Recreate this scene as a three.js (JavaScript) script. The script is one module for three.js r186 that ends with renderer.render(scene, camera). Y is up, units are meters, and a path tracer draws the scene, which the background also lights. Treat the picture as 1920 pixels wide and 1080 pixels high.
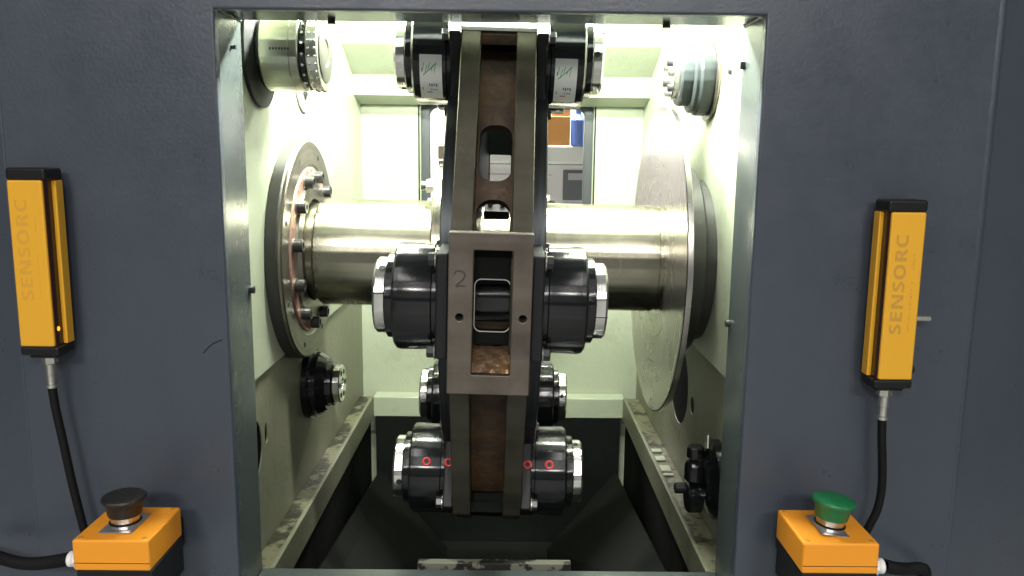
import * as THREE from 'three';
import { RoundedBoxGeometry } from 'three/addons/geometries/RoundedBoxGeometry.js';
import { mergeGeometries, toCreasedNormals } from 'three/addons/utils/BufferGeometryUtils.js';
import { FontLoader } from 'three/addons/loaders/FontLoader.js';
import { TextGeometry } from 'three/addons/geometries/TextGeometry.js';
import { RectAreaLightUniformsLib } from 'three/addons/lights/RectAreaLightUniformsLib.js';

// ---------------------------------------------------------------- camera, light, exposure
RectAreaLightUniformsLib.init();
const scene = new THREE.Scene();
const camera = new THREE.PerspectiveCamera(39.43, 16 / 9, 0.02, 60);
camera.rotation.order = 'YXZ';
camera.position.set(0.027, 1.3, 1.0);
camera.rotation.set(-0.158, -0.0047, 0.011);
const renderer = new THREE.WebGLRenderer({ antialias: true });
renderer.setSize(1920, 1080);
renderer.toneMapping = THREE.LinearToneMapping;
renderer.toneMappingExposure = 1.0;
renderer.shadowMap.enabled = true;
scene.background = new THREE.Color().setRGB(0.085, 0.085, 0.09);      // dim even light of the workshop hall
const LED = 570, HALL = 4.5, FAR = 52, REAR = 90;                              // radiance of the tube in the machine, of the hall lamps, of the lamp behind

// ---------------------------------------------------------------- helpers
let seed = 20240;
const rnd = () => { seed = (seed * 1664525 + 1013904223) % 4294967296; return seed / 4294967296; };
const taken = new Map();
const numbered = (name) => { const n = taken.get(name) ?? 0; taken.set(name, n + 1); return n ? name + '_' + String(n).padStart(3, '0') : name; };
const shade = (o) => { o.castShadow = true; o.receiveShadow = true; return o; };
function tag(o, label, category, group) { o.userData.label = label; o.userData.category = category; if (group) o.userData.group = group; return o; }
function thing(name, label, category, p = [0, 0, 0], group) {
  const o = new THREE.Group(); o.name = numbered(name); o.position.set(...p); scene.add(o);
  return tag(o, label, category, group);
}
function part(name, geo, mat, parent, label) {
  const m = shade(new THREE.Mesh(Array.isArray(geo) ? join(geo) : geo, mat)); m.name = name; parent.add(m);
  if (label) m.userData.label = label;
  return m;
}
function struct(name, geo, mat) { const m = shade(new THREE.Mesh(Array.isArray(geo) ? join(geo) : geo, mat)); m.name = numbered(name); m.userData.kind = 'structure'; scene.add(m); return m; }
function join(list) {
  return mergeGeometries(list.map((g) => { const n = g.index ? g.toNonIndexed() : g; for (const k of Object.keys(n.attributes)) if (!['position', 'normal', 'uv'].includes(k)) n.deleteAttribute(k); return n; }));
}
function uvBox(g) {                                                 // texture coordinates in metres, from the face's main direction
  g = g.index ? g.toNonIndexed() : g;
  const p = g.attributes.position, n = g.attributes.normal, uv = new Float32Array(p.count * 2);
  for (let i = 0; i < p.count; i += 3) {
    let ax = 0, ay = 0, az = 0;
    for (let k = i; k < i + 3; k++) { ax += Math.abs(n.getX(k)); ay += Math.abs(n.getY(k)); az += Math.abs(n.getZ(k)); }
    for (let k = i; k < i + 3; k++) {
      const x = p.getX(k), y = p.getY(k), z = p.getZ(k);
      const [a, b] = ax >= ay && ax >= az ? [z, y] : ay >= az ? [x, z] : [x, y];
      uv[2 * k] = a; uv[2 * k + 1] = b;
    }
  }
  g.setAttribute('uv', new THREE.BufferAttribute(uv, 2));
  return g;
}
// a box given by its limits, edges rounded by r
function box(x0, x1, y0, y1, z0, z1, r = 0) {
  const g = r ? new RoundedBoxGeometry(x1 - x0, y1 - y0, z1 - z0, 2, r) : new THREE.BoxGeometry(x1 - x0, y1 - y0, z1 - z0);
  g.translate((x0 + x1) / 2, (y0 + y1) / 2, (z0 + z1) / 2);
  return uvBox(g);
}
// a turned body about the x axis through (0, y, z): profile of [x, radius]
function turned(profile, y = 0, z = 0, seg = 56) {
  let g = new THREE.LatheGeometry(profile.map(([x, r]) => new THREE.Vector2(Math.max(r, 1e-5), x)), seg);
  g = toCreasedNormals(g, 0.5);
  g.rotateZ(-Math.PI / 2); g.translate(0, y, z);
  return g;
}
// the same about the y axis
function spun(profile, seg = 48) { return toCreasedNormals(new THREE.LatheGeometry(profile.map(([y, r]) => new THREE.Vector2(Math.max(r, 1e-5), y)), seg), 0.5); }
function cylX(r, x0, x1, y, z, seg = 24) { const b = Math.min(0.0012, r * 0.2) * Math.sign(x1 - x0); return turned([[x0, 0], [x0, r - Math.abs(b)], [x0 + b, r], [x1 - b, r], [x1, r - Math.abs(b)], [x1, 0]].map(([x, q]) => [x, q]), y, z, seg); }
// a flat plate in the z-y plane, from x0 to x0 + t
function plateX(shape, x0, t, bevel = 0, seg = 24) {
  const g = new THREE.ExtrudeGeometry(shape, { depth: t - 2 * bevel, bevelEnabled: bevel > 0, bevelSize: bevel, bevelThickness: bevel, bevelOffset: -bevel, bevelSegments: 1, curveSegments: seg });
  g.rotateY(-Math.PI / 2); g.translate(x0 + t - bevel, 0, 0);
  return g;
}
function plateZ(shape, z1, t, bevel = 0) {                          // a flat plate in the x-y plane whose front is at z1
  const g = new THREE.ExtrudeGeometry(shape, { depth: t - 2 * bevel, bevelEnabled: bevel > 0, bevelSize: bevel, bevelThickness: bevel, bevelOffset: -bevel, bevelSegments: 2, curveSegments: 12 });
  g.translate(0, 0, z1 - t + bevel);
  return g;
}
function rect(x0, x1, y0, y1, r = 0, S = THREE.Shape) {
  const s = new S();
  if (!r) { s.moveTo(x0, y0); s.lineTo(x1, y0); s.lineTo(x1, y1); s.lineTo(x0, y1); s.closePath(); return s; }
  s.moveTo(x0 + r, y0); s.lineTo(x1 - r, y0); s.absarc(x1 - r, y0 + r, r, -Math.PI / 2, 0); s.lineTo(x1, y1 - r); s.absarc(x1 - r, y1 - r, r, 0, Math.PI / 2);
  s.lineTo(x0 + r, y1); s.absarc(x0 + r, y1 - r, r, Math.PI / 2, Math.PI); s.lineTo(x0, y0 + r); s.absarc(x0 + r, y0 + r, r, Math.PI, Math.PI * 1.5);
  return s;
}
const hole = (x, y, r) => { const p = new THREE.Path(); p.absarc(x, y, r, 0, Math.PI * 2, true); return p; };
const tube = (pts, r, seg = 48) => new THREE.TubeGeometry(new THREE.CatmullRomCurve3(pts.map((p) => new THREE.Vector3(...p))), seg, r, 10);

// ---------------------------------------------------------------- procedural textures
function lattice(n, s) { let q = s; const a = new Float32Array(n * n); for (let i = 0; i < n * n; i++) { q = (q * 1664525 + 1013904223) % 4294967296; a[i] = q / 4294967296; } return a; }
function fbm(size, cells, octaves, s, fall = 0.5, sx = 1, sy = 1) {   // tiles
  const out = new Float32Array(size * size); let amp = 1, total = 0;
  for (let o = 0; o < octaves; o++, cells *= 2, amp *= fall) {
    const L = lattice(cells * 8, s + o * 977), W = cells * 8, nx = Math.max(1, Math.round(cells * sx)), ny = Math.max(1, Math.round(cells * sy));
    for (let y = 0; y < size; y++) for (let x = 0; x < size; x++) {
      const fx = (x / size) * nx, fy = (y / size) * ny, ix = Math.floor(fx), iy = Math.floor(fy);
      let u = fx - ix, v = fy - iy; u = u * u * (3 - 2 * u); v = v * v * (3 - 2 * v);
      const at = (i, j) => L[((j % ny) % W) * W + ((i % nx) % W)];
      out[y * size + x] += amp * ((at(ix, iy) * (1 - u) + at(ix + 1, iy) * u) * (1 - v) + (at(ix, iy + 1) * (1 - u) + at(ix + 1, iy + 1) * u) * v);
    }
    total += amp;
  }
  for (let i = 0; i < out.length; i++) out[i] /= total;
  return out;
}
function tex(size, f, metres, srgb = false) {                      // f(i, x, y) -> [r, g, b] in 0..1
  const d = new Uint8Array(size * size * 4);
  for (let y = 0; y < size; y++) for (let x = 0; x < size; x++) { const i = y * size + x, c = f(i, x, y); for (let k = 0; k < 3; k++) d[i * 4 + k] = Math.max(0, Math.min(255, c[k] * 255)); d[i * 4 + 3] = 255; }
  const t = new THREE.DataTexture(d, size, size); t.wrapS = t.wrapT = THREE.RepeatWrapping; t.magFilter = THREE.LinearFilter; t.minFilter = THREE.LinearMipmapLinearFilter; t.generateMipmaps = true;
  const [a, b] = Array.isArray(metres) ? metres : [metres, metres];
  t.repeat.set(1 / a, 1 / b); if (srgb) t.colorSpace = THREE.SRGBColorSpace; t.needsUpdate = true;
  return t;
}
const step = (a, b, x) => { const t = Math.max(0, Math.min(1, (x - a) / (b - a))); return t * t * (3 - 2 * t); };
const nFine = fbm(512, 48, 3, 11), nMid = fbm(512, 8, 5, 37), nBig = fbm(512, 3, 5, 91), nStreak = fbm(512, 4, 4, 131, 0.6, 0.25, 6), nSpot = fbm(512, 24, 3, 57);
const grey = (v) => [v, v, v];
const T = {
  peel: tex(512, (i) => grey(nFine[i]), 0.16),
  peelWide: tex(512, (i) => grey(nMid[i] * 0.7 + nFine[i] * 0.3), 0.3),
  panel: tex(512, (i) => grey(0.78 + 0.2 * nBig[i] + 0.08 * (nFine[i] - 0.5)), 0.9),
  panelRough: tex(512, (i) => grey(0.72 + 0.4 * (nMid[i] - 0.5) + 0.25 * (nFine[i] - 0.5)), 0.4),
  cream: tex(512, (i) => { const d = step(0.62, 0.72, nSpot[i] * 0.5 + nMid[i] * 0.5), v = 0.9 + 0.12 * (nBig[i] - 0.5); return [v - 0.07 * d, v - 0.08 * d, v - 0.1 * d]; }, 0.7),
  grime: tex(512, (i) => { const d = step(0.42, 0.6, nMid[i] * 0.6 + nSpot[i] * 0.4); return [0.15 + 0.75 * d, 0.14 + 0.74 * d, 0.12 + 0.68 * d]; }, 0.22),
  rust: tex(512, (i) => { const a = nMid[i], b = nSpot[i], t = step(0.35, 0.7, a), u = step(0.5, 0.75, b); return [0.11 + 0.10 * t + 0.06 * u, 0.075 + 0.05 * t + 0.035 * u, 0.045 + 0.01 * t + 0.02 * u]; }, 0.25),
  oily: tex(512, (i) => { const t = nMid[i], u = nStreak[i], s = step(0.55, 0.7, nBig[i]); return [0.62 + 0.5 * (t - 0.5) + 0.2 * (u - 0.5) - 0.12 * s, 0.60 + 0.5 * (t - 0.5) + 0.2 * (u - 0.5) - 0.08 * s, 0.53 + 0.45 * (t - 0.5) + 0.2 * (u - 0.5)]; }, 0.3),
  steelRough: tex(512, (i) => grey(0.5 + 0.5 * (nStreak[i] - 0.5) + 0.35 * (nMid[i] - 0.5)), 0.3),
  turned: tex(512, (i, x, y) => grey(0.66 + 0.05 * (nStreak[y * 512 + 7] - 0.5) + 0.03 * (nFine[(y * 3 % 512) * 512 + 50] - 0.5) + 0.16 * (nBig[i] - 0.5)), 0.5),
  turnedX: tex(512, (i, x, y) => grey(0.72 + 0.1 * (nStreak[y * 512 + 90] - 0.5) + 0.1 * (nFine[y * 512 + 50] - 0.5) + 0.2 * (nMid[i] - 0.5)), 0.5),
  stain: tex(512, (i) => { const t = 0.9 + 0.16 * (nBig[i] - 0.5) - 0.06 * step(0.55, 0.75, nMid[i]); return [t, t * 0.985, t * 0.95]; }, 0.58),
  smear: tex(512, (i) => grey(0.55 + 0.9 * (nMid[i] - 0.5) + 0.3 * (nSpot[i] - 0.5)), 0.2),
  patch: tex(512, (i) => { const d = step(0.5, 0.56, nMid[i] * 0.8 + nSpot[i] * 0.2); return [0.05 + 0.8 * d, 0.05 + 0.8 * d, 0.045 + 0.7 * d]; }, 0.16),
};
const lin = (r, g, b) => new THREE.Color().setRGB(r, g, b);
const std = (c, roughness, metalness = 0, extra = {}) => new THREE.MeshStandardMaterial({ color: lin(...c), roughness, metalness, ...extra });
const phys = (c, roughness, specularIntensity, extra = {}) => new THREE.MeshPhysicalMaterial({ color: lin(...c), roughness, metalness: 0, specularIntensity, ...extra });
const M = {
  panel: std([0.058, 0.070, 0.090], 0.5, 0, { map: T.panel, bumpMap: T.peel, bumpScale: 0.00016, roughnessMap: T.panelRough }),
  jamb: std([0.075, 0.09, 0.09], 0.26, 0, { map: T.panel, bumpMap: T.peelWide, bumpScale: 0.0003 }),
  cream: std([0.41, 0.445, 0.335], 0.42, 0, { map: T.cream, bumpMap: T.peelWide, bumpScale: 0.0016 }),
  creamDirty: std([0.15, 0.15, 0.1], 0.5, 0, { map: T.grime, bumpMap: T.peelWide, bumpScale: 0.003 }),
  creamLowShade: std([0.2, 0.2, 0.14], 0.5, 0, { map: T.cream, bumpMap: T.peelWide, bumpScale: 0.0016 }),  // cream darkened so the lower walls carry the light falloff
  creamRailShade: std([0.17, 0.175, 0.12], 0.5, 0, { map: T.cream, bumpMap: T.peelWide, bumpScale: 0.002 }),  // cream of the rail faces, falloff of the light put into the colour
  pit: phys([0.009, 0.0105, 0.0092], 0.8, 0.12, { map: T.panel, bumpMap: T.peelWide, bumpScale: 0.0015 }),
  dark: std([0.012, 0.012, 0.012], 0.7), void: std([0.002, 0.002, 0.002], 0.9),
  black: std([0.006, 0.007, 0.0075], 0.17, 0, { roughnessMap: null, bumpMap: T.peel, bumpScale: 0.00005 }),
  blackPlate: phys([0.012, 0.013, 0.014], 0.5, 0.5, { bumpMap: T.peel, bumpScale: 0.0003 }),
  plastic: phys([0.009, 0.009, 0.01], 0.42, 0.6),
  rubber: phys([0.006, 0.006, 0.0065], 0.6, 0.35),
  bright: std([0.74, 0.73, 0.7], 0.24, 1, { bumpMap: T.steelRough, bumpScale: 0.0001 }),
  bolt: std([0.06, 0.06, 0.06], 0.3, 0.7),
  drumEnd: std([0.07, 0.072, 0.055], 0.4, 0.6),
  capSteel: std([0.6, 0.59, 0.52], 0.45, 0.4),
  zinc: std([0.7, 0.68, 0.62], 0.28, 1),
  shaft: std([0.38, 0.372, 0.295], 0.36, 1, { map: T.stain, roughnessMap: T.turnedX, bumpMap: T.steelRough, bumpScale: 0.00002 }),
  disc: std([0.5, 0.47, 0.44], 0.42, 1, { roughnessMap: T.turned }),
  discRim: std([0.05, 0.05, 0.045], 0.5, 0.5),
  face: std([0.36, 0.34, 0.32], 0.34, 0.9, { map: T.oily }),
  copper: std([0.42, 0.27, 0.22], 0.4, 0.7),
  cheek: std([0.05, 0.058, 0.07], 0.34, 0.7, { map: T.oily }),
  cheekEdge: std([0.135, 0.13, 0.108], 0.42, 0.75, { map: T.oily, bumpMap: T.peelWide, bumpScale: 0.0008 }),
  slab: std([0.19, 0.165, 0.15], 0.5, 0.5, { map: T.oily, bumpMap: T.peel, bumpScale: 0.0002 }),
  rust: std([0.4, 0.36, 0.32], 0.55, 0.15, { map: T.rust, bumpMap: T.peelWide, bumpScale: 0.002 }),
  olive: std([0.4, 0.4, 0.33], 0.3, 1),
  greyPaint: phys([0.035, 0.041, 0.044], 0.3, 0.35),
  yellow: std([0.78, 0.40, 0.028], 0.4, 0.15),
  orange: std([0.80, 0.30, 0.014], 0.5, 0, { bumpMap: T.peel, bumpScale: 0.0001 }),
  green: std([0.006, 0.15, 0.05], 0.42),
  mushBlack: std([0.012, 0.0115, 0.0105], 0.5),
  white: std([0.75, 0.75, 0.73], 0.5),
  red: std([0.42, 0.03, 0.035], 0.5),
  frame: std([0.045, 0.05, 0.055], 0.4, 0.3),
};
const Q = Math.PI / 180;

// ---------------------------------------------------------------- hall lamps over the operator, and the lamp behind the machine
function lampPanel(name, label, x, y, z, w, d, radiance, tilt = 0) {
  const g = thing(name, label, 'ceiling lamp', [x, y, z]);
  g.rotation.x = tilt;
  part('lamp_body', box(-w / 2 - 0.02, w / 2 + 0.02, 0.006, 0.06, -d / 2 - 0.02, d / 2 + 0.02), M.white, g);
  part('lamp_diffuser', box(-w / 2, w / 2, 0, 0.005, -d / 2, d / 2), new THREE.MeshStandardMaterial({ color: 0x000000, emissive: lin(1, 0.98, 0.95), emissiveIntensity: radiance * 0.3 }), g);
  const l = new THREE.RectAreaLight(lin(1, 0.97, 0.93), radiance, w, d); l.position.set(0, -0.004, 0); l.rotation.x = -Math.PI / 2; l.name = 'lamp_light'; g.add(l);
  return g;
}
lampPanel('hall_lamp', 'long white ceiling lamp high up on the left, in front of the machine', -0.75, 2.5, 1.15, 0.4, 1.2, HALL * 1.25);
lampPanel('hall_lamp', 'long white ceiling lamp high up on the right, in front of the machine', 0.75, 2.5, 1.15, 0.4, 1.2, HALL);

lampPanel('hall_lamp', 'white ceiling lamp further back in the hall on the left, lighting the front panel', -0.8, 2.9, 4.0, 0.9, 0.9, FAR);
lampPanel('hall_lamp', 'white ceiling lamp further back in the hall on the right, lighting the front panel', 0.9, 2.9, 4.0, 0.9, 0.9, FAR * 0.8);

// ---------------------------------------------------------------- front panel
const AX = { y: 1.134, z: -0.41 };
const front = thing('front_panel', 'dark blue-grey painted front panel of the machine with a large rectangular opening', 'panel', [0, 0, 0]);
{
  const s = rect(-0.59, 0.613, 0.3, 2.0); s.holes.push(rect(-0.331, 0.336, 0.694, 1.477, 0, THREE.Path));
  const g = new THREE.ExtrudeGeometry(s, { depth: 0.009, bevelEnabled: true, bevelSize: 0.003, bevelThickness: 0.003, bevelSegments: 3 });
  g.translate(0, 0, -0.012);
  part('plate', uvBox(g), M.panel, front);
  const wing = (x, sgn, a) => { const b = box(0, 0.55, 0.3, 2.0, -0.012, 0, 0.003); b.rotateY(sgn > 0 ? a : 0); if (sgn < 0) { b.translate(-0.55, 0, 0); b.rotateY(-a); } b.translate(x, 0, -0.0035); return uvBox(b); };
  part('side_plate', wing(-0.594, -1, 0.3), M.panel, front);
  part('side_plate', wing(0.617, 1, 0.3), M.panel, front);
  const bead = []; for (let i = 0; i <= 60; i++) { const y = 2.0 - i * 0.02; bead.push([0.615 + 0.0002 * Math.sin(i * 1.7), y, -0.0062 - 0.0015 * step(1.25, 0.95, y)]); }
  part('weld_seam', tube(bead, 0.0075, 160), M.panel, front);
  // reveals of the opening
  part('jamb', box(-0.352, -0.334, 0.66, 1.503, -0.116, -0.0145, 0.0015), M.jamb, front);
  part('jamb', box(0.339, 0.366, 0.66, 1.503, -0.116, -0.0145, 0.0015), M.jamb, front);
  part('header', box(-0.3338, 0.3388, 1.4802, 1.5, -0.1155, -0.0145, 0.0015), M.jamb, front);
  part('sill', box(-0.3338, 0.3388, 0.68, 0.697, -0.1155, -0.0145, 0.0015), M.jamb, front);
  // weld in the upper corners
  part('corner_weld', tube([[-0.333, 1.479, -0.02], [-0.3325, 1.4785, -0.06], [-0.3335, 1.479, -0.115]], 0.0018, 20), M.jamb, front);
  part('corner_weld', tube([[0.338, 1.479, -0.02], [0.3378, 1.4785, -0.06], [0.3385, 1.479, -0.115]], 0.0018, 20), M.jamb, front);
  // small screws on the inner edges
  const plug = (x, y, z, r, ax) => { const g2 = new THREE.CylinderGeometry(r * 0.85, r, 0.008, 14); if (ax === 'x') g2.rotateZ(Math.PI / 2); g2.translate(x, y, z); return g2; };
  for (const [x, y, z, r, ax] of [[-0.209, 1.478, -0.1, 0.0055, 'y'], [0.232, 1.478, -0.1, 0.0058, 'y'], [-0.332, 1.44, -0.075, 0.003, 'x'], [-0.331, 1.117, -0.108, 0.0052, 'x'], [0.337, 1.428, -0.105, 0.006, 'x'], [0.337, 1.076, -0.108, 0.0055, 'x']])
    part('screw', plug(x, y, z, r, ax), M.bolt, front);
  part('ink_mark', tube([[-0.3605, 1.0525, 0.0002], [-0.352, 1.062, 0.0002], [-0.344, 1.067, 0.0002], [-0.336, 1.07, 0.0001]], 0.0008, 20), std([0.01, 0.008, 0.03], 0.5), front, 'short dark pen mark at the edge of the opening');
}

// ---------------------------------------------------------------- inside of the machine
const XL = -0.345, XR = 0.36, ZB = -1.05;
{
  // side walls: upper lining plate, and a lower wall set back and toned down for light falloff, with round holes
  const wl = struct('wall_left', box(XL - 0.03, XL, 0.975, 1.70, ZB - 0.02, -0.0145), M.cream);
  const lower = rect(ZB - 0.02, -0.0145, 0.3, 0.9748);
  lower.holes.push(hole(-0.145, 0.864, 0.05));
  const slit = new THREE.Path(); slit.absellipse(-0.216, 0.871, 0.008, 0.017, 0, Math.PI * 2, true); lower.holes.push(slit);
  part('lower_wall', uvBox(plateX(lower, XL - 0.009, 0.002)), M.creamLowShade, wl);
  part('black_backing', box(XL - 0.08, XL - 0.06, 0.72, 0.974, -0.5, -0.016), M.void, wl);  // black sheet behind the holes, in place of their shade
  const wr = struct('wall_right', box(XR, XR + 0.03, 0.975, 1.70, ZB - 0.02, -0.0145), M.cream);
  const lowerR = rect(ZB - 0.02, -0.0145, 0.3, 0.9748);
  lowerR.holes.push(hole(-0.54, 0.868, 0.079), hole(-0.425, 0.858, 0.0165));
  part('lower_wall', uvBox(plateX(lowerR, XR + 0.007, 0.002)), M.creamLowShade, wr);
  part('black_backing', box(XR + 0.07, XR + 0.09, 0.6, 0.974, -0.9, -0.2), M.void, wr);  // black sheet standing for the shade inside the right-hand holes
  const back = rect(XL - 0.03, XR + 0.03, 0.3, 1.70); back.holes.push(rect(-0.197, 0.237, 1.10, 1.44, 0.012, THREE.Path));
  struct('wall_back', uvBox(plateZ(back, ZB, 0.02)), M.cream);
  struct('ceiling', box(XL - 0.03, XR + 0.03, 1.70, 1.72, ZB - 0.02, -0.0145), M.cream);
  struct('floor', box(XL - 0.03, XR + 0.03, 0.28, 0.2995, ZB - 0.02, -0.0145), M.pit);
  // folded beam under the ceiling, along the back
  const prof = [[-0.78, 1.698], [-0.80, 1.578], [-0.83, 1.549], [-0.945, 1.494], [-0.958, 1.449], [-1.03, 1.433], [ZB + 0.001, 1.433], [ZB + 0.001, 1.698]];
  const ps = new THREE.Shape(prof.map(([z, y]) => new THREE.Vector2(z, y)));
  const beam = tag(new THREE.Group(), 'cream folded steel beam running along the top of the back wall', 'beam'); beam.name = 'ceiling_beam'; scene.add(beam);
  part('folded_plate', uvBox(plateX(ps, XL + 0.0005, XR - XL - 0.001)), M.cream, beam);
  // beam along the foot of the back wall
  const foot = thing('back_ledge', 'cream steel ledge across the foot of the back wall', 'ledge');
  part('ledge_bar', box(XL + 0.028, XR - 0.03, 0.642, 0.694, ZB + 0.001, -1.0, 0.002), M.cream, foot);
  // rails with dirty tops along the side walls, faces darkened for light falloff
  for (const s of [-1, 1]) {
    const x0 = s < 0 ? XL - 0.006 : XR + 0.006, x1 = s < 0 ? -0.318 : 0.327;
    const r = thing('side_rail', (s < 0 ? 'left' : 'right') + ' cream angle rail with a grimy top along the side wall', 'rail');
    const a = Math.min(x0, x1), b = Math.max(x0, x1);
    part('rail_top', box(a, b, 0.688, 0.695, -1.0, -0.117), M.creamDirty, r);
    part('rail_face', s < 0 ? box(b - 0.006, b + 0.0015, 0.642, 0.697, -1.0, -0.117, 0.0015) : box(a - 0.0015, a + 0.006, 0.642, 0.697, -1.0, -0.117, 0.0015), M.creamRailShade, r);
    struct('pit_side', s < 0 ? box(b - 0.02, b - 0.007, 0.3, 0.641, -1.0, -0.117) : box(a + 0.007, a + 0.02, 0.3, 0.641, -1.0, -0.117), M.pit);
    if (s > 0) for (const [z, w] of [[-0.62, 0.018], [-0.575, 0.024], [-0.52, 0.03], [-0.49, 0.012]]) part('paint_chip', box(a + 0.006, a + 0.026, 0.6955, 0.699, z - w / 2, z + w / 2, 0.0015), M.cream, r);
  }
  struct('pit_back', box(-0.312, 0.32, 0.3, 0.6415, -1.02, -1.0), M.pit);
  // sloping plates in the pit
  const ch = thing('chute', 'dark sloping steel chute plates at the bottom of the machine', 'chute');
  const slope = (pts) => { const g = new THREE.BufferGeometry(); const v = []; const q = pts.map((p) => new THREE.Vector3(...p)); const n = new THREE.Vector3().crossVectors(q[1].clone().sub(q[0]), q[2].clone().sub(q[0])).normalize().multiplyScalar(-0.006); const w = q.map((p) => p.clone().add(n)); const f = (a, b, c, d) => v.push(...a, ...b, ...c, ...a, ...c, ...d); const A = (p) => p.toArray(); f(A(q[0]), A(q[1]), A(q[2]), A(q[3])); f(A(w[3]), A(w[2]), A(w[1]), A(w[0])); for (let i = 0; i < 4; i++) { const j = (i + 1) % 4; f(A(q[j]), A(q[i]), A(w[i]), A(w[j])); } g.setAttribute('position', new THREE.Float32BufferAttribute(v, 3)); g.computeVertexNormals(); g.setAttribute('uv', new THREE.Float32BufferAttribute(new Float32Array(v.length / 3 * 2), 2)); return uvBox(g); };
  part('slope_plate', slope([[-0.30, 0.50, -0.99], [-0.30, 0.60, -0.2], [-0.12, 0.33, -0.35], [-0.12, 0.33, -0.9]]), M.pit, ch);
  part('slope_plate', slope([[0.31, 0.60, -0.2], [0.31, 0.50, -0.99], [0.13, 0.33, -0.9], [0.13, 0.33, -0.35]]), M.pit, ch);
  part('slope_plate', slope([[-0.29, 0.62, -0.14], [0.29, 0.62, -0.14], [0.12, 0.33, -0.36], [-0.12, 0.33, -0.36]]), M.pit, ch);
  part('front_lip', box(-0.105, 0.125, 0.66, 0.702, -0.139, -0.125, 0.001), std([0.17, 0.17, 0.145], 0.6, 0, { map: T.patch, bumpMap: T.peelWide, bumpScale: 0.002 }), ch, 'lip of the chute with worn whitish patches');
  // inspection cover with a cross screw on the left wall
  const cov = thing('round_cover', 'pale round cover with a dark cross mark on the left wall under the drum', 'cover', [XL, 1.437, -0.478]);
  part('cover_plate', cylX(0.058, 0, 0.004, 0, 0, 40), std([0.2, 0.18, 0.17], 0.5, 0.2), cov);
  part('cross_mark', [box(0.004, 0.0065, -0.034, -0.014, -0.0035, 0.0035), box(0.004, 0.0065, -0.027, -0.021, -0.012, 0.012)], M.dark, cov);
  // window frame in the back wall
  const wf = thing('rear_window_frame', 'dark steel frame round the window in the back wall', 'window frame');
  const fs = rect(-0.205, 0.245, 1.09, 1.45, 0.01); fs.holes.push(rect(-0.176, 0.216, 1.11, 1.428, 0.02, THREE.Path));
  part('frame_bars', uvBox(plateZ(fs, ZB - 0.021, 0.03, 0.002)), M.frame, wf);
  part('seal_strip', box(-0.2025, -0.199, 1.1, 1.44, ZB - 0.012, ZB + 0.003), M.rubber, wf);
  part('seal_strip', box(0.2385, 0.242, 1.1, 1.44, ZB - 0.012, ZB + 0.003), M.rubber, wf);
  // LED tubes under the ceiling
  const ledTube = (label, z, y, radiance, tilt) => {
    const tl = thing('led_tube', label, 'lamp', [0.005, y, z]); tl.rotation.x = tilt;
    part('lamp_tube', cylX(0.012, -0.31, 0.31, 0, 0, 20), new THREE.MeshStandardMaterial({ color: 0x000000, emissive: lin(0.95, 1, 0.87), emissiveIntensity: radiance * 0.25 }), tl);
    part('lamp_holder', [box(-0.33, 0.33, 0.016, 0.045, -0.016, 0.016), box(-0.3, -0.28, 0.045, 0.07, -0.008, 0.008), box(0.28, 0.3, 0.045, 0.07, -0.008, 0.008)], M.white, tl);
    const l = new THREE.RectAreaLight(lin(0.95, 1, 0.87), radiance, 0.62, 0.03); l.position.set(0, -0.014, 0); l.rotation.x = -Math.PI / 2; l.name = 'tube_light'; tl.add(l);
  };
  ledTube('white tube lamp across the top inside the machine, just behind the opening', -0.27, 1.625, LED, 0);
  ledTube('white tube lamp across the top inside the machine, nearer the back wall', -0.56, 1.64, LED * 0.46, 0.25);
}

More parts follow.
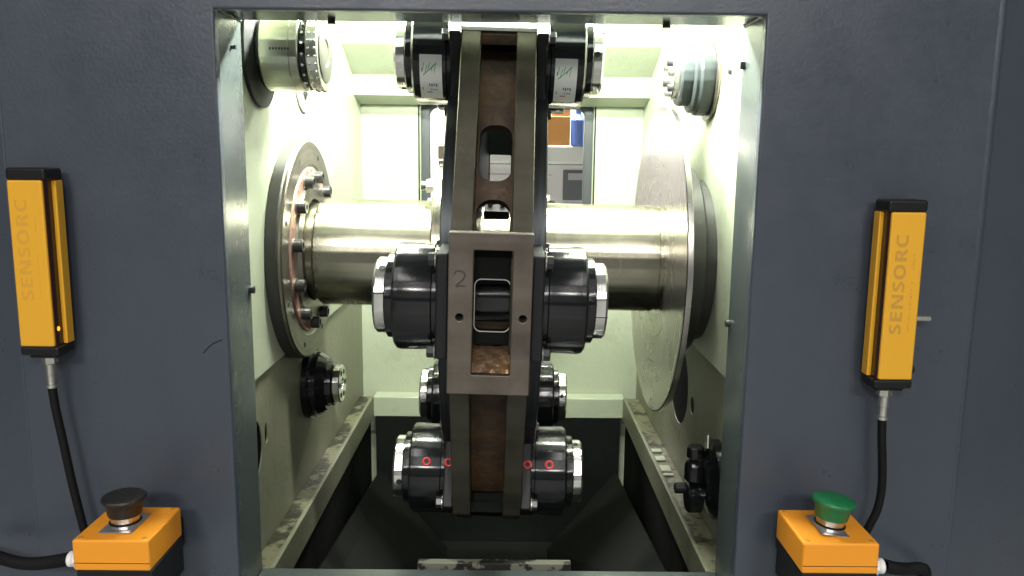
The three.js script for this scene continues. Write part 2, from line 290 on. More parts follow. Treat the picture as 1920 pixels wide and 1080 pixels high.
// ---------------------------------------------------------------- what stands behind the rear window
{
  const cab = thing('machine_cabinet', 'pale lilac-grey machine cabinet seen through the rear window', 'cabinet', [0.1, 0, -2.3]);
  const pale = std([0.72, 0.68, 0.7], 0.5), lilac = std([0.42, 0.39, 0.42], 0.5);
  part('cabinet_body', box(-0.22, 0.6, 0.5, 1.285, -0.3, 0, 0.008), pale, cab);
  part('cabinet_top', box(-0.24, 0.62, 1.286, 1.36, -0.32, 0.02, 0.01), M.white, cab);
  part('panel_line', box(-0.215, 0.1, 1.24, 1.243, 0, 0.003), lilac, cab);
  part('drawer', box(0.145, 0.3, 1.14, 1.262, -0.1, 0.006, 0.003), std([0.12, 0.13, 0.15], 0.5), cab);
  part('drawer_tray', box(0.165, 0.285, 1.222, 1.25, 0.006, 0.012, 0.002), lilac, cab);
  part('door', box(0.14, 0.3, 0.8, 1.13, 0, 0.006, 0.002), lilac, cab);
  const ob = thing('carton', 'orange carton standing on the pale cabinet behind the rear window', 'box', [0.215, 1.36, -2.35]);
  part('carton_body', box(-0.07, 0.055, 0, 0.115, -0.08, 0.06, 0.003), std([0.72, 0.33, 0.1], 0.7), ob);
  part('carton_lid', box(-0.02, 0.055, 0.115, 0.15, -0.07, 0.05, 0.003), std([0.66, 0.32, 0.12], 0.7), ob);
  const bt = thing('blue_bottle', 'blue and white bottle beside the orange carton behind the window', 'bottle', [0.302, 1.36, -2.3]);
  part('bottle_body', spun([[0, 0], [0, 0.027], [0.004, 0.03], [0.1, 0.03], [0.125, 0.013], [0.14, 0.012]], 24), std([0.12, 0.2, 0.55], 0.4), bt);
  part('cap', spun([[0.14, 0], [0.14, 0.014], [0.165, 0.014], [0.165, 0]], 20), M.white, bt);
  const rd = thing('carton_stack', 'stack of small reddish cartons behind the left side of the rear window', 'boxes', [-0.24, 1.0, -2.35]);
  for (let i = 0; i < 6; i++) part('small_carton', box(-0.03 + 0.02 * rnd(), 0.08 + 0.03 * rnd(), i * 0.06, i * 0.06 + 0.055, -0.06, 0.02 + 0.02 * rnd(), 0.003), std([0.55 - 0.05 * (i % 3), 0.3 + 0.06 * (i % 2), 0.27], 0.7), rd);
  struct('wall_hall', box(-3, 3, 0, 3.2, -4.3, -4.2), std([0.75, 0.75, 0.72], 0.8));
  struct('hall_floor', box(-3, 3, -0.05, 0, -4.2, 6), std([0.25, 0.26, 0.25], 0.6));
  lampPanel('rear_lamp', 'white ceiling lamp of the hall behind the machine', 0, 3.0, -2.6, 1.6, 0.8, REAR);
}

// ---------------------------------------------------------------- shaft, wall flanges, disc
{
  const tilt = (o) => { o.rotation.z = -0.012; return o; };
  const sh = tilt(thing('main_shaft', 'thick polished steel shaft running across the machine through the rotor', 'shaft', [0.004, AX.y, AX.z]));
  const g = turned([[-0.327, 0], [-0.327, 0.084], [-0.305, 0.084], [-0.303, 0.0905], [-0.3, 0.093], [0.2735, 0.093], [0.275, 0.0915], [0.2862, 0.0915], [0.2862, 0]], 0, 0, 96);
  const uv = g.attributes.uv, p = g.attributes.position; for (let i = 0; i < uv.count; i++) uv.setXY(i, Math.atan2(p.getZ(i), p.getY(i)) * 0.093, p.getX(i));
  part('shaft_body', g, M.shaft, sh);
  const fl = tilt(thing('bolted_flange', 'large round steel flange with a ring of black socket bolts on the left wall', 'flange', [0, AX.y + 0.003, AX.z + 0.005]));
  part('outer_disc', turned([[XL + 0.0005, 0], [XL + 0.0005, 0.185], [XL + 0.003, 0.188], [-0.321, 0.188], [-0.319, 0.186], [-0.319, 0.15], [-0.3205, 0.148], [-0.3205, 0]], 0, 0, 96), [M.face], fl).material = M.face;
  part('rim_band', turned([[-0.3445, 0.1882], [-0.3445, 0.19], [-0.328, 0.19], [-0.325, 0.1882]], 0, 0, 96), M.discRim, fl);
  part('inner_ring', turned([[-0.3204, 0.098], [-0.3175, 0.099], [-0.3175, 0.141], [-0.3195, 0.1435], [-0.3204, 0.1435]], 0, 0, 96), M.copper, fl, 'reddish inner ring of the flange');
  part('hub_ring', turned([[-0.3174, 0.088], [-0.313, 0.089], [-0.313, 0.117], [-0.3174, 0.119]], 0, 0, 96), M.face, fl);
  for (let i = 0; i < 12; i++) {
    const a = (i * 30 + 9) * Q, y = 0.127 * Math.sin(a), z = 0.127 * Math.cos(a);
    const b = part('bolt', turned([[-0.319, 0], [-0.319, 0.0105], [-0.3025, 0.0105], [-0.301, 0.0092], [-0.301, 0.006], [-0.306, 0.0055], [-0.306, 0]], y, z, 20), M.bolt, fl);
    part('washer', cylX(0.0125, -0.3176, -0.3155, y, z, 20), M.zinc, b);
  }
  for (let i = 0; i < 8; i++) { const a = (i * 45 + 20) * Q; part('small_hole', cylX(0.0045, -0.3195, -0.3185, 0.168 * Math.sin(a), 0.168 * Math.cos(a), 14), M.dark, fl); }
  const dots = []; for (let i = 0; i < 36; i++) { const a = i * 10 * Q; dots.push(cylX(0.0018, -0.318, -0.3168, 0.136 * Math.sin(a), 0.136 * Math.cos(a), 8)); }
  const dm = part('ring_mark', dots, M.red, fl); dm.userData.kind = 'stuff';

  const rf = tilt(thing('dark_flange', 'dark round flange on the right wall behind the polished disc', 'flange', [0, AX.y, AX.z]));
  part('flange_body', turned([[0.302, 0], [0.302, 0.158], [0.305, 0.161], [0.336, 0.161], [0.339, 0.159], [0.339, 0.14], [0.3595, 0.14], [0.3595, 0]], 0, 0, 96), M.discRim, rf);
  for (let i = 0; i < 6; i++) { const a = (i * 60 + 12) * Q; part('bolt', cylX(0.006, 0.298, 0.304, 0.145 * Math.sin(a), 0.145 * Math.cos(a), 14), M.bolt, rf); }
  const ds = tilt(thing('polished_disc', 'large thin polished steel disc on the right end of the shaft', 'disc', [0, AX.y - 0.004, AX.z - 0.015]));
  const dg = turned([[0.2865, 0], [0.2865, 0.09], [0.2865, 0.18], [0.2865, 0.266], [0.288, 0.268], [0.295, 0.268], [0.2965, 0.266], [0.2965, 0]], 0, 0, 128);
  { const uv = dg.attributes.uv, p = dg.attributes.position; for (let i = 0; i < uv.count; i++) uv.setXY(i, uv.getX(i) * 1.0, Math.hypot(p.getY(i), p.getZ(i))); }
  part('disc_plate', dg, M.disc, ds);
  part('screw_hole', cylX(0.0025, 0.2858, 0.288, -0.245, 0.04, 10), M.dark, ds);
}

// ---------------------------------------------------------------- rotor
const STATIONS = [58, -2, -62, -122, 178, 118], RX = 0.0045, TILT = -0.02;
const rotor = thing('rotor', 'six-armed dark steel rotor with rusty webs in the middle of the machine', 'rotor', [RX, AX.y, AX.z]);
rotor.rotation.z = TILT;
{
  const TIP = 0.431, tip = (a) => (a === -62 || a === -122 ? 0.445 : TIP), HALF = 0.05, pt = (a, r, t) => [r * Math.cos(a * Q) - t * Math.sin(a * Q), r * Math.sin(a * Q) + t * Math.cos(a * Q)];   // (z, y)
  const outline = []; for (const a of [-122, -62, -2, 58, 118, 178]) { outline.push(pt(a, tip(a), -HALF), pt(a, tip(a), HALF)); }
  const os = new THREE.Shape(outline.map(([z, y]) => new THREE.Vector2(z, y)));
    for (const s of [-1, 1]) {
    const g = uvBox(plateX(os, s < 0 ? -0.0515 : 0.0245, 0.027, 0.0012)); g.clearGroups();
    // caps dark, edge oily grey-brown: two meshes of the same plate
    const p = g.attributes.position, n = g.attributes.normal, split = [[], []];
    for (let i = 0; i < p.count; i += 3) split[Math.abs(n.getX(i)) > 0.95 ? 0 : 1].push(i, i + 1, i + 2);
    const sub = (ids) => { const q = new THREE.BufferGeometry(); for (const k of ['position', 'normal', 'uv']) { const at = g.attributes[k], w = at.itemSize, arr = new Float32Array(ids.length * w); ids.forEach((id, j) => { for (let c = 0; c < w; c++) arr[j * w + c] = at.array[id * w + c]; }); q.setAttribute(k, new THREE.BufferAttribute(arr, w)); } return q; };
    const pl = part('side_plate', sub(split[0]), M.cheek, rotor);
    part('machined_edge', sub(split[1]), M.cheekEdge, pl);
    part('outer_disc', turned([[s * 0.0517, 0], [s * 0.0517, 0.343], [s * 0.053, 0.345], [s * 0.07, 0.345], [s * 0.0715, 0.343], [s * 0.0715, 0]], 0, 0, 128), M.cheek, rotor);
  }
  // hub on the left, with clamp screws
  part('hub_collar', turned([[-0.0717, 0], [-0.0717, 0.156], [-0.1, 0.156], [-0.103, 0.153], [-0.103, 0]], 0.0, 0, 96), M.shaft, rotor);
  for (const [y, z] of [[0.118, 0.02], [0.085, -0.095]]) { const b = part('clamp_bolt', cylX(0.013, -0.103, -0.122, y, z, 6), M.zinc, rotor); part('bolt_tip', cylX(0.008, -0.122, -0.131, y, z, 16), M.bolt, b); }
  part('clamp_bolt', cylX(0.008, 0.0717, 0.094, 0.098, -0.06, 16), M.zinc, rotor);
  // key block on the shaft, seen through the lower slot
  const kr = new THREE.Matrix4().makeRotationX(-58 * Q), kb = [box(-0.021, 0.021, -0.014, 0.014, 0.0915, 0.104, 0.001)]; kb.forEach((q) => q.applyMatrix4(kr));
  const key = part('key_block', kb, M.blackPlate, rotor);
  for (const x of [-0.011, 0.01]) { const q = new THREE.CylinderGeometry(0.0046, 0.0046, 0.006, 16); q.rotateX(Math.PI / 2); q.translate(x, 0.004, 0.1065); q.applyMatrix4(kr); part('key_bolt', q, M.zinc, key); const h = new THREE.CylinderGeometry(0.0026, 0.0026, 0.001, 12); h.rotateX(Math.PI / 2); h.translate(x, 0.004, 0.1098); h.applyMatrix4(kr); part('bolt_socket', h, M.void, key); }
  // webs between the side plates, set back from the edges
  const slots = { 58: [[0.118, 0.203], [0.231, 0.29]], 178: [[0.03, 0.168, 0.004]], };
  const order = [58, -2, -62, -122, 178, 118];
  order.forEach((a, i) => {
    if (a === 118) return;                                          // open at the top
    const b = order[(i + 1) % 6];
    const A = pt(a, tip(a), -HALF), B = pt(b, tip(b), HALF), d = [B[0] - A[0], B[1] - A[1]], L = Math.hypot(...d), u = [d[0] / L, d[1] / L], nrm = [-u[1], u[0]];
    if (nrm[0] * A[0] + nrm[1] * A[1] < 0) { nrm[0] *= -1; nrm[1] *= -1; }
    const s = rect(-0.0257, 0.0257, -L - 0.004, 0.004);
    for (const [t0, t1, q] of slots[a] ?? []) s.holes.push(rect(-0.0222, 0.0222, -t1, -t0, q ?? 0.019, THREE.Path));
    const g = uvBox(plateZ(s, 0, 0.014, 0.0008));
    const m = new THREE.Matrix4().makeBasis(new THREE.Vector3(1, 0, 0), new THREE.Vector3(0, -u[1], -u[0]), new THREE.Vector3(0, nrm[1], nrm[0]));
    m.setPosition(0, A[1] - nrm[1] * 0.046, A[0] - nrm[0] * 0.046);
    g.applyMatrix4(m);
    const w = part('rusty_or_shaded_web', g, a === 178 || a === -122 ? M.pit : M.rust, rotor);  // rear webs coloured near black in place of the shade inside
    // tip block closing the arm
  });
  STATIONS.forEach((a) => {
    const g = new THREE.Group();
    const rot = new THREE.Matrix4().makeRotationX(-a * Q);
    if (a !== -2) {
      const e = box(-0.0257, 0.0257, -0.049, 0.049, tip(a) - 0.02, tip(a) - 0.004, 0.001); e.applyMatrix4(rot);
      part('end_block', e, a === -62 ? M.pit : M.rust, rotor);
    }
    if (a === 58) { const c = box(-0.07, 0.069, -0.05, 0.05, TIP + 0.0005, TIP + 0.0065, 0.0012); c.applyMatrix4(rot); part('end_cap', c, M.capSteel, rotor); }
    const sp = cylX(0.0345, -0.0256, 0.0256, 0, 0.37, 32); sp.applyMatrix4(rot);
    part('spindle', sp, M.black, rotor);
  });
  // marked end plate on the arm that points at the viewer
  const rot = new THREE.Matrix4().makeRotationX(2 * Q);
  const ps = rect(-0.0505, 0.0515, -0.106, 0.0955, 0.0015); ps.holes.push(rect(-0.0205, 0.0272, -0.081, 0.0745, 0.002, THREE.Path), hole(-0.0362, -0.0085, 0.0047), hole(0.041, -0.0085, 0.0047));
  const pg = uvBox(plateZ(ps, 0.452, 0.018, 0.0012)); pg.applyMatrix4(rot);
  const plate = part('end_plate', pg, M.slab, rotor, 'brownish flat end plate with a long slot, marked 2');
  const ws = rect(-0.0255, 0.0255, -0.049, 0.078); ws.holes.push(rect(-0.0185, 0.0245, -0.031, 0.034, 0.008, THREE.Path));
  const wg = uvBox(plateZ(ws, 0.424, 0.012, 0.0012)); wg.applyMatrix4(rot);
  part('slot_frame', wg, M.pit, rotor);
  const tr = rect(-0.0198, 0.0258, -0.0323, 0.0353, 0.0092); tr.holes.push(rect(-0.0187, 0.0247, -0.0312, 0.0342, 0.0081, THREE.Path));
  const lin1 = plateZ(tr, 0.4262, 0.003); lin1.applyMatrix4(rot);
  part('bright_trim', lin1, M.zinc, rotor);
  const fg = new THREE.PlaneGeometry(0.047, 0.05, 30, 30); { const q = fg.attributes.position; for (let i = 0; i < q.count; i++) { const x = q.getX(i), y = q.getY(i); q.setZ(i, 0.004 * nMid[((Math.floor((x + 0.1) * 3000) & 511) * 512 + (Math.floor((y + 0.1) * 3000) & 511))]); } fg.computeVertexNormals(); fg.rotateX(-0.95); fg.translate(0.0033, -0.066, 0.425); fg.applyMatrix4(rot); }
  part('rusty_floor', uvBox(fg), std([1.7, 1.75, 1.95], 0.28, 0.7, { map: T.rust, bumpMap: T.peelWide, bumpScale: 0.006 }), rotor);
  // hand-painted 2 on its side (as a mirrored, lying figure)
  const ink = [[-0.0432, 0.044], [-0.0415, 0.048], [-0.037, 0.049], [-0.0318, 0.047], [-0.0305, 0.043], [-0.033, 0.038], [-0.036, 0.035], [-0.0392, 0.032], [-0.041, 0.0295], [-0.036, 0.0305], [-0.0295, 0.0305]].map(([x, y]) => [x, y, 0.4521]);
  const ig = tube(ink, 0.001, 60); ig.scale(1, 1, 1); ig.applyMatrix4(rot);
  part('figure_two', ig, std([0.05, 0.04, 0.035], 0.6), plate);
  for (const [x, y] of [[-0.0362, -0.0085], [0.041, -0.0085]]) { const h = new THREE.CylinderGeometry(0.0046, 0.0046, 0.004, 18); h.rotateX(Math.PI / 2); h.translate(x, y, 0.437); h.applyMatrix4(rot); part('bolt_hole', h, M.void, plate); }
}

// ---------------------------------------------------------------- bearing housings, two at every station
function makeBearing() {                                            // local frame: x away from the rotor, z along the arm
  const o = new THREE.Group();
  part('mounting_plate', box(0.0512, 0.067, -0.067, 0.067, -0.067, 0.067, 0.003), M.blackPlate, o);
  part('barrel', turned([[0.0668, 0.0], [0.0668, 0.067], [0.072, 0.0675], [0.0735, 0.0695], [0.114, 0.0705], [0.119, 0.0695], [0.122, 0.066], [0.122, 0]], 0, 0, 72), M.black, o);
  part('step_collar', turned([[0.1215, 0], [0.1215, 0.054], [0.123, 0.0555], [0.1315, 0.0555], [0.133, 0.0535], [0.133, 0]], 0, 0, 64), M.black, o);
  const ring = part('clamp_ring', turned([[0.1325, 0.03], [0.1325, 0.048], [0.134, 0.0495], [0.1455, 0.0495], [0.1485, 0.0465], [0.1485, 0.031], [0.147, 0.03]], 0, 0, 64), M.bright, o);
  for (const a of [50, 215]) { const h = new THREE.CylinderGeometry(0.0042, 0.0042, 0.003, 16); h.translate(0.138, 0.0488, 0); h.rotateX(-a * Q + Math.PI / 2 - Math.PI / 2); part('set_screw', h, M.dark, ring); }
  { const h = box(0.1328, 0.1487, 0.044, 0.0497, -0.0006, 0.0006); h.rotateX(1.8); part('clamp_slit', h, M.dark, ring); }
  part('spindle_end', turned([[0.1324, 0], [0.1324, 0.0295], [0.143, 0.0295], [0.145, 0.0275], [0.145, 0.008], [0.141, 0.007], [0.141, 0]], 0, 0, 40), M.blackPlate, o);
  for (const y of [-1, 1]) for (const z of [-1, 1]) {
    const b = part('bolt', cylX(0.0085, 0.0669, 0.0775, y * 0.0585, z * 0.0585, 6), M.bolt, o);
    part('bolt_washer', cylX(0.0105, 0.0669, 0.0686, y * 0.0585, z * 0.0585, 18), M.zinc, b);
  }
  return o;
}
{
  const proto = makeBearing();
  const names = {
    58: 'black round bearing housing with a silver label, at the SIDE of the top arm',
    [-2]: 'large black round bearing housing at the SIDE of the marked front plate',
    [-62]: 'black bearing housing with two red-ringed holes, SIDE of the lowest arm',
    [-122]: 'black bearing housing half hidden behind the front one, lower SIDE of the rotor',
    178: 'black bearing housing almost hidden behind the shaft, SIDE of the rotor',
    118: 'black bearing housing almost hidden behind the top one, SIDE of the rotor',
  };
  const base = new THREE.Matrix4().compose(new THREE.Vector3(RX, AX.y, AX.z), new THREE.Quaternion().setFromEuler(new THREE.Euler(0, 0, TILT)), new THREE.Vector3(1, 1, 1));
  let first = true; const bearings = [];
  for (const a of STATIONS) for (const s of [1, -1]) {
    const o = first ? proto : proto.clone(); first = false;
    o.name = numbered('bearing_housing'); scene.add(o);
    tag(o, names[a].replace('SIDE', s > 0 ? 'right side' : 'left side'), 'bearing housing', 'bearing housings on the rotor arms');
    const m = base.clone().multiply(new THREE.Matrix4().makeRotationX(-a * Q)).multiply(new THREE.Matrix4().makeTranslation(0, 0, 0.37));
    if (s < 0) m.multiply(new THREE.Matrix4().makeRotationZ(Math.PI));
    m.decompose(o.position, o.quaternion, o.scale);
    bearings.push([a, s, o]);
  }

  // silver labels on the two top housings, red-ringed holes on the two lowest
  const label = (mirror) => {
    const c = document.createElement('canvas'); c.width = 128; c.height = 256; const x = c.getContext('2d');
    x.fillStyle = '#d6d8d4'; x.fillRect(0, 0, 128, 256);
    x.save(); if (mirror) { x.translate(128, 256); x.rotate(Math.PI); }
    x.strokeStyle = '#3f8a4c'; x.lineWidth = 5; x.lineCap = 'round';
    for (let i = 0; i < 5; i++) { x.beginPath(); x.moveTo(22 + (i % 2) * 6, 70 + i * 34); x.lineTo(44 - (i % 3) * 5, 88 + i * 34); x.stroke(); }
    x.lineWidth = 3; x.beginPath(); x.moveTo(20, 60); x.lineTo(52, 215); x.stroke();
    x.fillStyle = '#4d4f52'; for (let i = 0; i < 4; i++) { x.fillRect(76, 60 + i * 26, 10 - (i % 2) * 3, 15); x.fillRect(92, 62 + i * 22, 5, 10); }
    x.fillStyle = '#a06a66'; x.fillRect(102, 120, 4, 60); x.fillStyle = '#3c5a44'; x.fillRect(34, 226, 10, 8); x.fillRect(88, 222, 9, 9);
    x.restore();
    const t = new THREE.CanvasTexture(c); t.colorSpace = THREE.SRGBColorSpace; return t;
  };
  for (const [a, s, o] of bearings) {
    if (a === 58) {
      const len = 0.98, g = new THREE.CylinderGeometry(0.0712, 0.0712, 0.031, 18, 1, true, -len / 2, len);   // centre of the arc at +z
      g.rotateZ(-Math.PI / 2); g.rotateX(92 * Q * s); g.translate(0.094, 0, 0);
      const gi = g.clone(); gi.scale(1, 0.994, 0.994);
      const m = part('label', g, new THREE.MeshStandardMaterial({ map: label(s < 0), roughness: 0.38, metalness: 0.35, side: THREE.DoubleSide }), o, 'silver label with green print');
    }
    if (a === -62) for (const [x, r] of [[0.094, 0.0703], [0.0605, 0.0668]]) {
      const g = new THREE.TorusGeometry(0.0052, 0.0021, 10, 24); g.rotateX(-Math.PI / 2 * s); g.translate(x, r * s, 0);
      const t = part('red_ring', g, M.red, o);
      const h = new THREE.CylinderGeometry(0.0042, 0.0042, 0.0016, 16); h.translate(x, (r + 0.0004) * s, 0); part('hole', h, M.dark, t);
    }
    if (a === 58 && s > 0) { const g = cylX(0.0052, 0.1335, 0.143, 0, 0, 16); g.rotateZ(Math.PI / 2); g.translate(0.138, 0.0445 - 0.1335, 0); g.rotateX(-150 * Q); part('ring_screw', g, M.zinc, o); }
  }
}

// ---------------------------------------------------------------- spindles and fittings on the side walls
{
  const lu = thing('toothed_drum', 'shiny steel drum with a toothed end ring on the upper left wall', 'drum', [0, 1.452, -0.222]);
  part('base_cone', turned([[XL + 0.0005, 0], [XL + 0.0005, 0.079], [XL + 0.006, 0.08], [-0.337, 0.066], [-0.334, 0.06], [-0.334, 0]], 0, 0, 64), M.blackPlate, lu);
  part('dark_collar', turned([[-0.3338, 0], [-0.3338, 0.051], [-0.3285, 0.051], [-0.3285, 0]], 0, 0, 48), M.black, lu);
  part('drum_body', turned([[-0.3288, 0], [-0.3288, 0.0535], [-0.327, 0.055], [-0.2865, 0.055], [-0.286, 0.0542], [-0.2855, 0.055], [-0.2745, 0.055], [-0.273, 0.0535], [-0.273, 0]], 0, 0, 72), M.olive, lu);
  part('groove_ring', turned([[-0.2735, 0], [-0.2735, 0.05], [-0.262, 0.05], [-0.262, 0]], 0, 0, 48), M.black, lu);
  const er = part('end_ring', turned([[-0.2622, 0], [-0.2622, 0.0535], [-0.261, 0.0545], [-0.2472, 0.0545], [-0.246, 0.0535], [-0.246, 0.044], [-0.248, 0.043], [-0.248, 0]], 0, 0, 72), M.zinc, lu);
  part('end_plate', turned([[-0.247, 0], [-0.247, 0.0435], [-0.2445, 0.0425], [-0.244, 0.04], [-0.244, 0.02], [-0.2455, 0.018], [-0.2455, 0]], 0, 0, 48), M.drumEnd, lu);
  const teeth = [], studs = [];
  for (let i = 0; i < 32; i++) { const a = i / 32 * Math.PI * 2; for (const x of [-0.2575, -0.249]) { const b = new THREE.SphereGeometry(0.0021, 8, 6); b.translate(x, 0.0548 * Math.sin(a), 0.0548 * Math.cos(a)); teeth.push(b); } }
  for (let i = 0; i < 22; i++) { const a = i / 22 * Math.PI * 2; const b = new THREE.CylinderGeometry(0.0022, 0.0022, 0.006, 8); b.translate(0, 0.051, 0); b.rotateX(a); b.translate(-0.2675, 0, 0); studs.push(b); }
  part('tooth_row', teeth, M.bright, er).userData.kind = 'stuff';
  part('stud_row', studs, M.bright, lu).userData.kind = 'stuff';
  const marks = []; for (let i = 0; i < 7; i++) marks.push(box(-0.312 + i * 0.0042, -0.3095 + i * 0.0042, -0.0016, 0.0016, 0, 0.0006));
  marks.forEach((g) => { g.translate(0, 0, 0.0548); g.rotateX(0.02 * 1); });
  part('engraving', marks, M.bolt, lu);

  const ru = thing('grey_spindle', 'grey stepped spindle head with a round base on the upper right wall', 'spindle', [0, 1.437, -0.372]);
  part('base_disc', turned([[XR - 0.0005, 0], [XR - 0.0005, 0.069], [XR - 0.004, 0.07], [XR - 0.006, 0.069], [XR - 0.006, 0]].reverse(), 0, 0, 64), M.face, ru);
  part('wide_collar', turned([[0.3545, 0.06], [0.350, 0.061], [0.334, 0.061], [0.330, 0.057], [0.3245, 0.0565], [0.322, 0.053], [0.322, 0]].reverse(), 0, 0, 64), M.greyPaint, ru);
  part('narrow_collar', turned([[0.3222, 0.046], [0.306, 0.0455], [0.303, 0.043], [0.303, 0]].reverse(), 0, 0, 56), M.greyPaint, ru);
  part('nose', turned([[0.3032, 0.036], [0.2935, 0.036], [0.292, 0.034], [0.292, 0]].reverse(), 0, 0, 48), M.bright, ru);
  for (let i = 0; i < 6; i++) { const a = (i * 60 + 15) * Q; part('socket_screw', turned([[0.284, 0], [0.284, 0.004], [0.285, 0.006], [0.2925, 0.006], [0.2925, 0]], 0.025 * Math.sin(a), 0.025 * Math.cos(a), 14), i % 2 ? M.bolt : M.bright, ru); }
  const ws = thing('wall_screw', 'tiny dark screw in the bright wall beside the grey spindle head', 'screw', [XR, 1.436, -0.245]);
  part('screw_head', cylX(0.006, -0.0005, -0.005, 0, 0, 16), M.bolt, ws); part('screw_washer', cylX(0.0085, -0.0004, -0.0015, 0, 0, 18), M.zinc, ws);

  const ll = thing('black_spindle', 'black stepped spindle head with a bright bolted nose, low on the left wall', 'spindle', [0, 0.876, -0.485]);
  part('base_disc', turned([[XL - 0.006, 0], [XL - 0.006, 0.066], [XL + 0.004, 0.0665], [-0.337, 0.064], [-0.337, 0]], 0, 0, 64), M.black, ll);
  part('wide_collar', turned([[-0.3375, 0.06], [-0.327, 0.0595], [-0.315, 0.052], [-0.312, 0.05], [-0.312, 0]], 0, 0, 64), M.black, ll);
  part('narrow_collar', turned([[-0.3122, 0.043], [-0.302, 0.042], [-0.299, 0.039], [-0.299, 0]], 0, 0, 56), M.black, ll);
  const nose = part('nose', turned([[-0.2992, 0.036], [-0.2885, 0.036], [-0.287, 0.034], [-0.287, 0.012], [-0.291, 0.011], [-0.291, 0]], 0, 0, 48), M.bright, ll);
  for (let i = 0; i < 6; i++) { const a = (i * 60 + 5) * Q; part('socket_hole', cylX(0.006, -0.2882, -0.2862, 0.024 * Math.sin(a), 0.024 * Math.cos(a), 16), M.dark, nose); }

  const fit = thing('valve_fitting', 'dark stacked valve fitting with rounded knobs low on the right wall', 'fitting', [0.352, 0.80, -0.25]);
  part('wall_hub', turned([[-0.012, 0], [-0.012, 0.03], [-0.008, 0.034], [-0.004, 0.05], [0.0, 0.062], [0.0145, 0.063], [0.0145, 0]], 0, 0.03, 40), M.black, fit);
  part('upper_cap', spun([[0.03, 0], [0.03, 0.014], [0.046, 0.014], [0.048, 0.012], [0.048, 0]], 24).translate(-0.02, 0, 0.012), M.black, fit);
  part('middle_knob', spun([[-0.008, 0], [-0.008, 0.013], [-0.004, 0.0165], [0.02, 0.0165], [0.025, 0.014], [0.025, 0]], 24).translate(-0.022, 0, 0.02), M.black, fit);
  part('roller', turned([[-0.034, 0], [-0.034, 0.022], [-0.031, 0.025], [-0.012, 0.025], [-0.01, 0.022], [-0.01, 0]], -0.035, 0.02, 32), M.black, fit);
  part('side_knob', cylX(0.009, -0.034, -0.052, -0.022, 0.015, 20), M.plastic, fit);
  part('hinge_pin', spun([[0.05, 0], [0.05, 0.004], [0.072, 0.004], [0.072, 0]], 12).translate(-0.004, 0, 0.024), M.zinc, fit);
}

// ---------------------------------------------------------------- light curtains
const font = await new FontLoader().loadAsync('fonts/droid/droid_sans_bold.typeface.json');
const sans = await new FontLoader().loadAsync('fonts/droid/droid_sans_regular.typeface.json');
function curtain(name, label, x0, y0, h, s) {                       // x0: middle of the front face, s: side of the lens slot
  const o = thing(name, label, 'light curtain', [x0, y0, 0]);
  const w = 0.0415, zf = 0.05;
  part('housing', box(-w / 2, w / 2, 0, h, 0.014, zf, 0.0025), M.yellow, o);
  const side = (a, b, y, y2, z, z2, r) => box(Math.min(s * a, s * b), Math.max(s * a, s * b), y, y2, z, z2, r);
  part('lens_slot', side(w / 2 - 0.001, w / 2 + 0.0012, 0.0005, h - 0.0005, 0.031, 0.047), std([0.03, 0.006, 0.004], 0.15), o);
  part('side_rail', side(w / 2 - 0.001, w / 2 + 0.0062, 0.0005, h - 0.0005, 0.0155, 0.0315, 0.0015), M.yellow, o);
  part('top_cap', [side(-w / 2 - 0.0006, w / 2 + 0.005, h, h + 0.0145, 0.013, zf + 0.0006, 0.0035)], M.plastic, o);
  part('bottom_cap', [side(-w / 2 - 0.0006, w / 2 + 0.005, -0.011, 0, 0.013, zf + 0.0006, 0.003), side(-w / 2 + 0.006, w / 2 - 0.001, -0.016, -0.009, 0.017, zf - 0.006, 0.003)], M.plastic, o);
  part('mounting_bracket', box(-0.017, 0.017, 0.01, h - 0.01, 0.0005, 0.0145), M.plastic, o);
  const nut = new THREE.CylinderGeometry(0.0094, 0.0094, 0.0085, 6); nut.translate(0.002 * s, -0.0205, 0.03);
  part('connector_nut', toCreasedNormals(nut, 0.3), M.zinc, o);
  part('connector', spun([[-0.056, 0], [-0.056, 0.0066], [-0.052, 0.0068], [-0.051, 0.0056], [-0.04, 0.0056], [-0.039, 0.0064], [-0.026, 0.0064], [-0.0245, 0.005], [-0.0245, 0]], 24).translate(0.002 * s, 0, 0.03), M.zinc, o);
  // word printed along the front, read upwards
  const ink = std(s > 0 ? [0.62, 0.315, 0.028] : [0.5, 0.265, 0.035], 0.5);
  const word = new TextGeometry('SENSORC', { font, size: 0.0142, depth: 0.0003, curveSegments: 4, bevelEnabled: false });
  word.computeBoundingBox(); const bw = word.boundingBox.max.x; word.scale(0.122 / bw, 1, 1); word.rotateZ(Math.PI / 2); word.translate(0.0012, 0.056, zf - 0.00015);
  part('lettering', word, ink, o);
  const small = []; let y = 0.06;
  for (let k = 0; k < 34; k++) { const l = 0.0012 + 0.0012 * rnd(); if (k !== 19 && k !== 20 && k < 22 || k > 26) small.push(box(0.0088, 0.0088 + 0.0012 + 0.0018 * rnd(), y, y + l, zf - 0.0001, zf + 0.00012)); y += l + 0.0011; }
  part('fine_print', small, std(s > 0 ? [0.68, 0.345, 0.025] : [0.6, 0.3, 0.025], 0.5), o).userData.kind = 'stuff';
  return o;
}
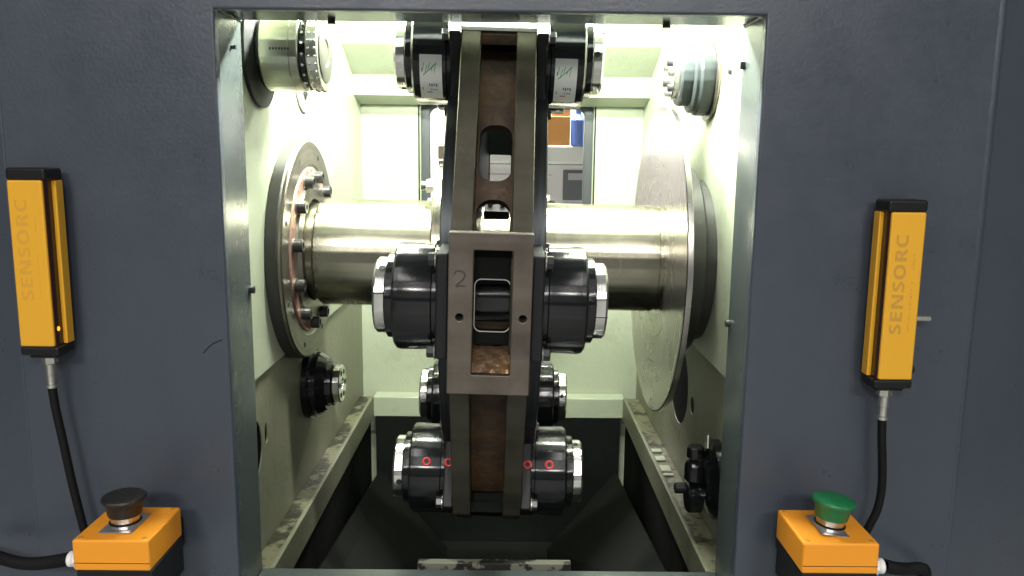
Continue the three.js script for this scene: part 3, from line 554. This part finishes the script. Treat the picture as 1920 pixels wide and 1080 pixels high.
{
  const a = curtain('light_curtain', 'yellow light curtain bar left of the opening, small orange lamp glowing', -0.5415, 1.0705, 0.2, 1);
  const led = new THREE.SphereGeometry(0.0024, 14, 10); led.scale(0.6, 1.2, 1); led.translate(0.0222, 0.021, 0.041);
  part('indicator_lamp', led, new THREE.MeshStandardMaterial({ color: 0x221100, emissive: lin(1, 0.36, 0.02), emissiveIntensity: 2.2 }), a);
  const b = curtain('light_curtain', 'yellow light curtain bar right of the opening, silver bolt at its side', 0.5005, 1.0395, 0.2045, -1);
  const pin = (n, x, y, z, l, r, m) => { const g = cylX(r, x, x + l, y, z, 16); part(n, g, m, b); };
  pin('side_bolt', 0.0206, 0.073, 0.028, 0.027, 0.0035, M.zinc);
  pin('side_knob', 0.0206, 0.198, 0.03, 0.0075, 0.005, M.plastic); pin('side_knob', 0.0206, 0.134, 0.03, 0.0085, 0.0055, M.plastic);
  pin('side_screw', 0.0206, 0.0085, 0.03, 0.011, 0.0048, M.plastic); pin('screw_tip', 0.0206, 0.008, 0.034, 0.004, 0.004, M.zinc);
  const cl = thing('sensor_cable', 'black cable hanging from the left light curtain down behind the button box', 'cable');
  part('cable_jacket', tube([[-0.5395, 1.016, 0.03], [-0.5375, 0.99, 0.03], [-0.532, 0.95, 0.03], [-0.524, 0.89, 0.03], [-0.515, 0.835, 0.03], [-0.508, 0.79, 0.028], [-0.5, 0.74, 0.024]], 0.0052, 60), M.rubber, cl);
  const cr = thing('sensor_cable', 'black cable curving from the right light curtain down behind the button box', 'cable');
  part('cable_jacket', tube([[0.4985, 0.985, 0.03], [0.5, 0.96, 0.03], [0.504, 0.92, 0.03], [0.5055, 0.89, 0.03], [0.502, 0.862, 0.03], [0.494, 0.838, 0.028], [0.485, 0.81, 0.025], [0.478, 0.76, 0.02]], 0.0052, 60), M.rubber, cr);
}

// ---------------------------------------------------------------- push button boxes
function buttonBox(label, x0, y1, cap, capLabel, tilt, s) {
  const o = thing('button_box', label, 'button box', [x0, y1, 0.085]);
  part('box_cover', box(-0.0445, 0.0445, -0.038, 0, -0.046, 0.046, 0.003), M.orange, o);
  part('lid_seam', box(-0.0437, 0.0437, -0.0287, -0.0279, -0.0459, 0.0463, 0.0003), M.rubber, o);
  part('box_base', box(-0.043, 0.0455, -0.085, -0.0383, -0.045, 0.0435, 0.002), M.plastic, o);
  part('mounting_foot', box(-0.03, 0.03, -0.07, -0.032, -0.0845, -0.0462), M.plastic, o);
  for (const [x, z] of [[-0.037, 0.039], [0.037, 0.039], [-0.037, -0.039], [0.037, -0.039]]) { const g = spun([[-0.0005, 0], [-0.0005, 0.0032], [0.0006, 0.0028], [0.0006, 0]], 16); g.translate(x, 0, z); part('cover_screw', g, std([0.5, 0.22, 0.02], 0.5), o); }
  const b = new THREE.Group(); b.name = 'push_button'; o.add(b); b.position.set(0.0025 * s, 0.0, 0.002); b.rotation.z = tilt;
  part('legend_plate', box(-0.0195, 0.0195, 0.0004, 0.0014, -0.026, 0.0275, 0.0004), std([0.45, 0.45, 0.47], 0.3, 0.8), b);
  part('collar', spun([[0.0012, 0], [0.0012, 0.0178], [0.0032, 0.0178], [0.004, 0.0165], [0.0135, 0.0162], [0.0138, 0]], 40), M.zinc, b);
  part('seal_ring', new THREE.TorusGeometry(0.0172, 0.0011, 8, 40).rotateX(Math.PI / 2).translate(0, 0.0045, 0), M.rubber, b);
  part('mushroom_cap', spun([[0.0125, 0], [0.0125, 0.0185], [0.014, 0.0192], [0.0255, 0.0206], [0.028, 0.0222], [0.0305, 0.0245], [0.0335, 0.0253], [0.0355, 0.0243], [0.0368, 0.0215], [0.0378, 0.015], [0.0382, 0]], 56), cap, b, capLabel);
  return o;
}
buttonBox('orange push button box with a black mushroom button, below the left light curtain', -0.4285, 0.8625, M.mushBlack, 'black mushroom cap', 0.0, -1);
buttonBox('orange push button box with a green mushroom button, below the right light curtain', 0.4155, 0.8665, M.green, 'green mushroom cap', -0.1, 1);
{
  const conduit = (label, pts, gland) => {
    const o = thing('conduit', label, 'conduit');
    const c = new THREE.CatmullRomCurve3(pts.map((p) => new THREE.Vector3(...p))), L = c.getLength(), n = Math.floor(L / 0.0032), list = [];
    list.push(new THREE.TubeGeometry(c, 60, 0.0066, 12));
    for (let i = 1; i < n; i++) { const g = new THREE.TorusGeometry(0.0067, 0.0012, 6, 16), t = c.getTangentAt(i / n); g.applyQuaternion(new THREE.Quaternion().setFromUnitVectors(new THREE.Vector3(0, 0, 1), t)); g.translate(...c.getPointAt(i / n).toArray()); list.push(g); }
    part('ribbed_hose', list, M.rubber, o);
    const [x, y, z, d] = gland;
    part('gland', [cylX(0.0105, x, x + d * 0.006, y, z, 6), cylX(0.009, x + d * 0.0062, x + d * 0.013, y, z, 24)], M.white, o);
  };
  conduit('black ribbed hose with a white gland, leaving the left button box at its outer side', [[-0.483, 0.831, 0.113], [-0.51, 0.82, 0.1], [-0.56, 0.8, 0.07], [-0.6, 0.79, 0.045], [-0.68, 0.785, 0.0]], [-0.4732, 0.831, 0.115, -1]);
  conduit('black ribbed hose with a white gland, leaving the right button box at its outer side', [[0.474, 0.831, 0.113], [0.5, 0.815, 0.09], [0.535, 0.795, 0.055], [0.565, 0.783, 0.03], [0.58, 0.77, 0.014], [0.583, 0.75, 0.01]], [0.4603, 0.831, 0.115, 1]);
}

scene.updateMatrixWorld(true);
renderer.render(scene, camera);
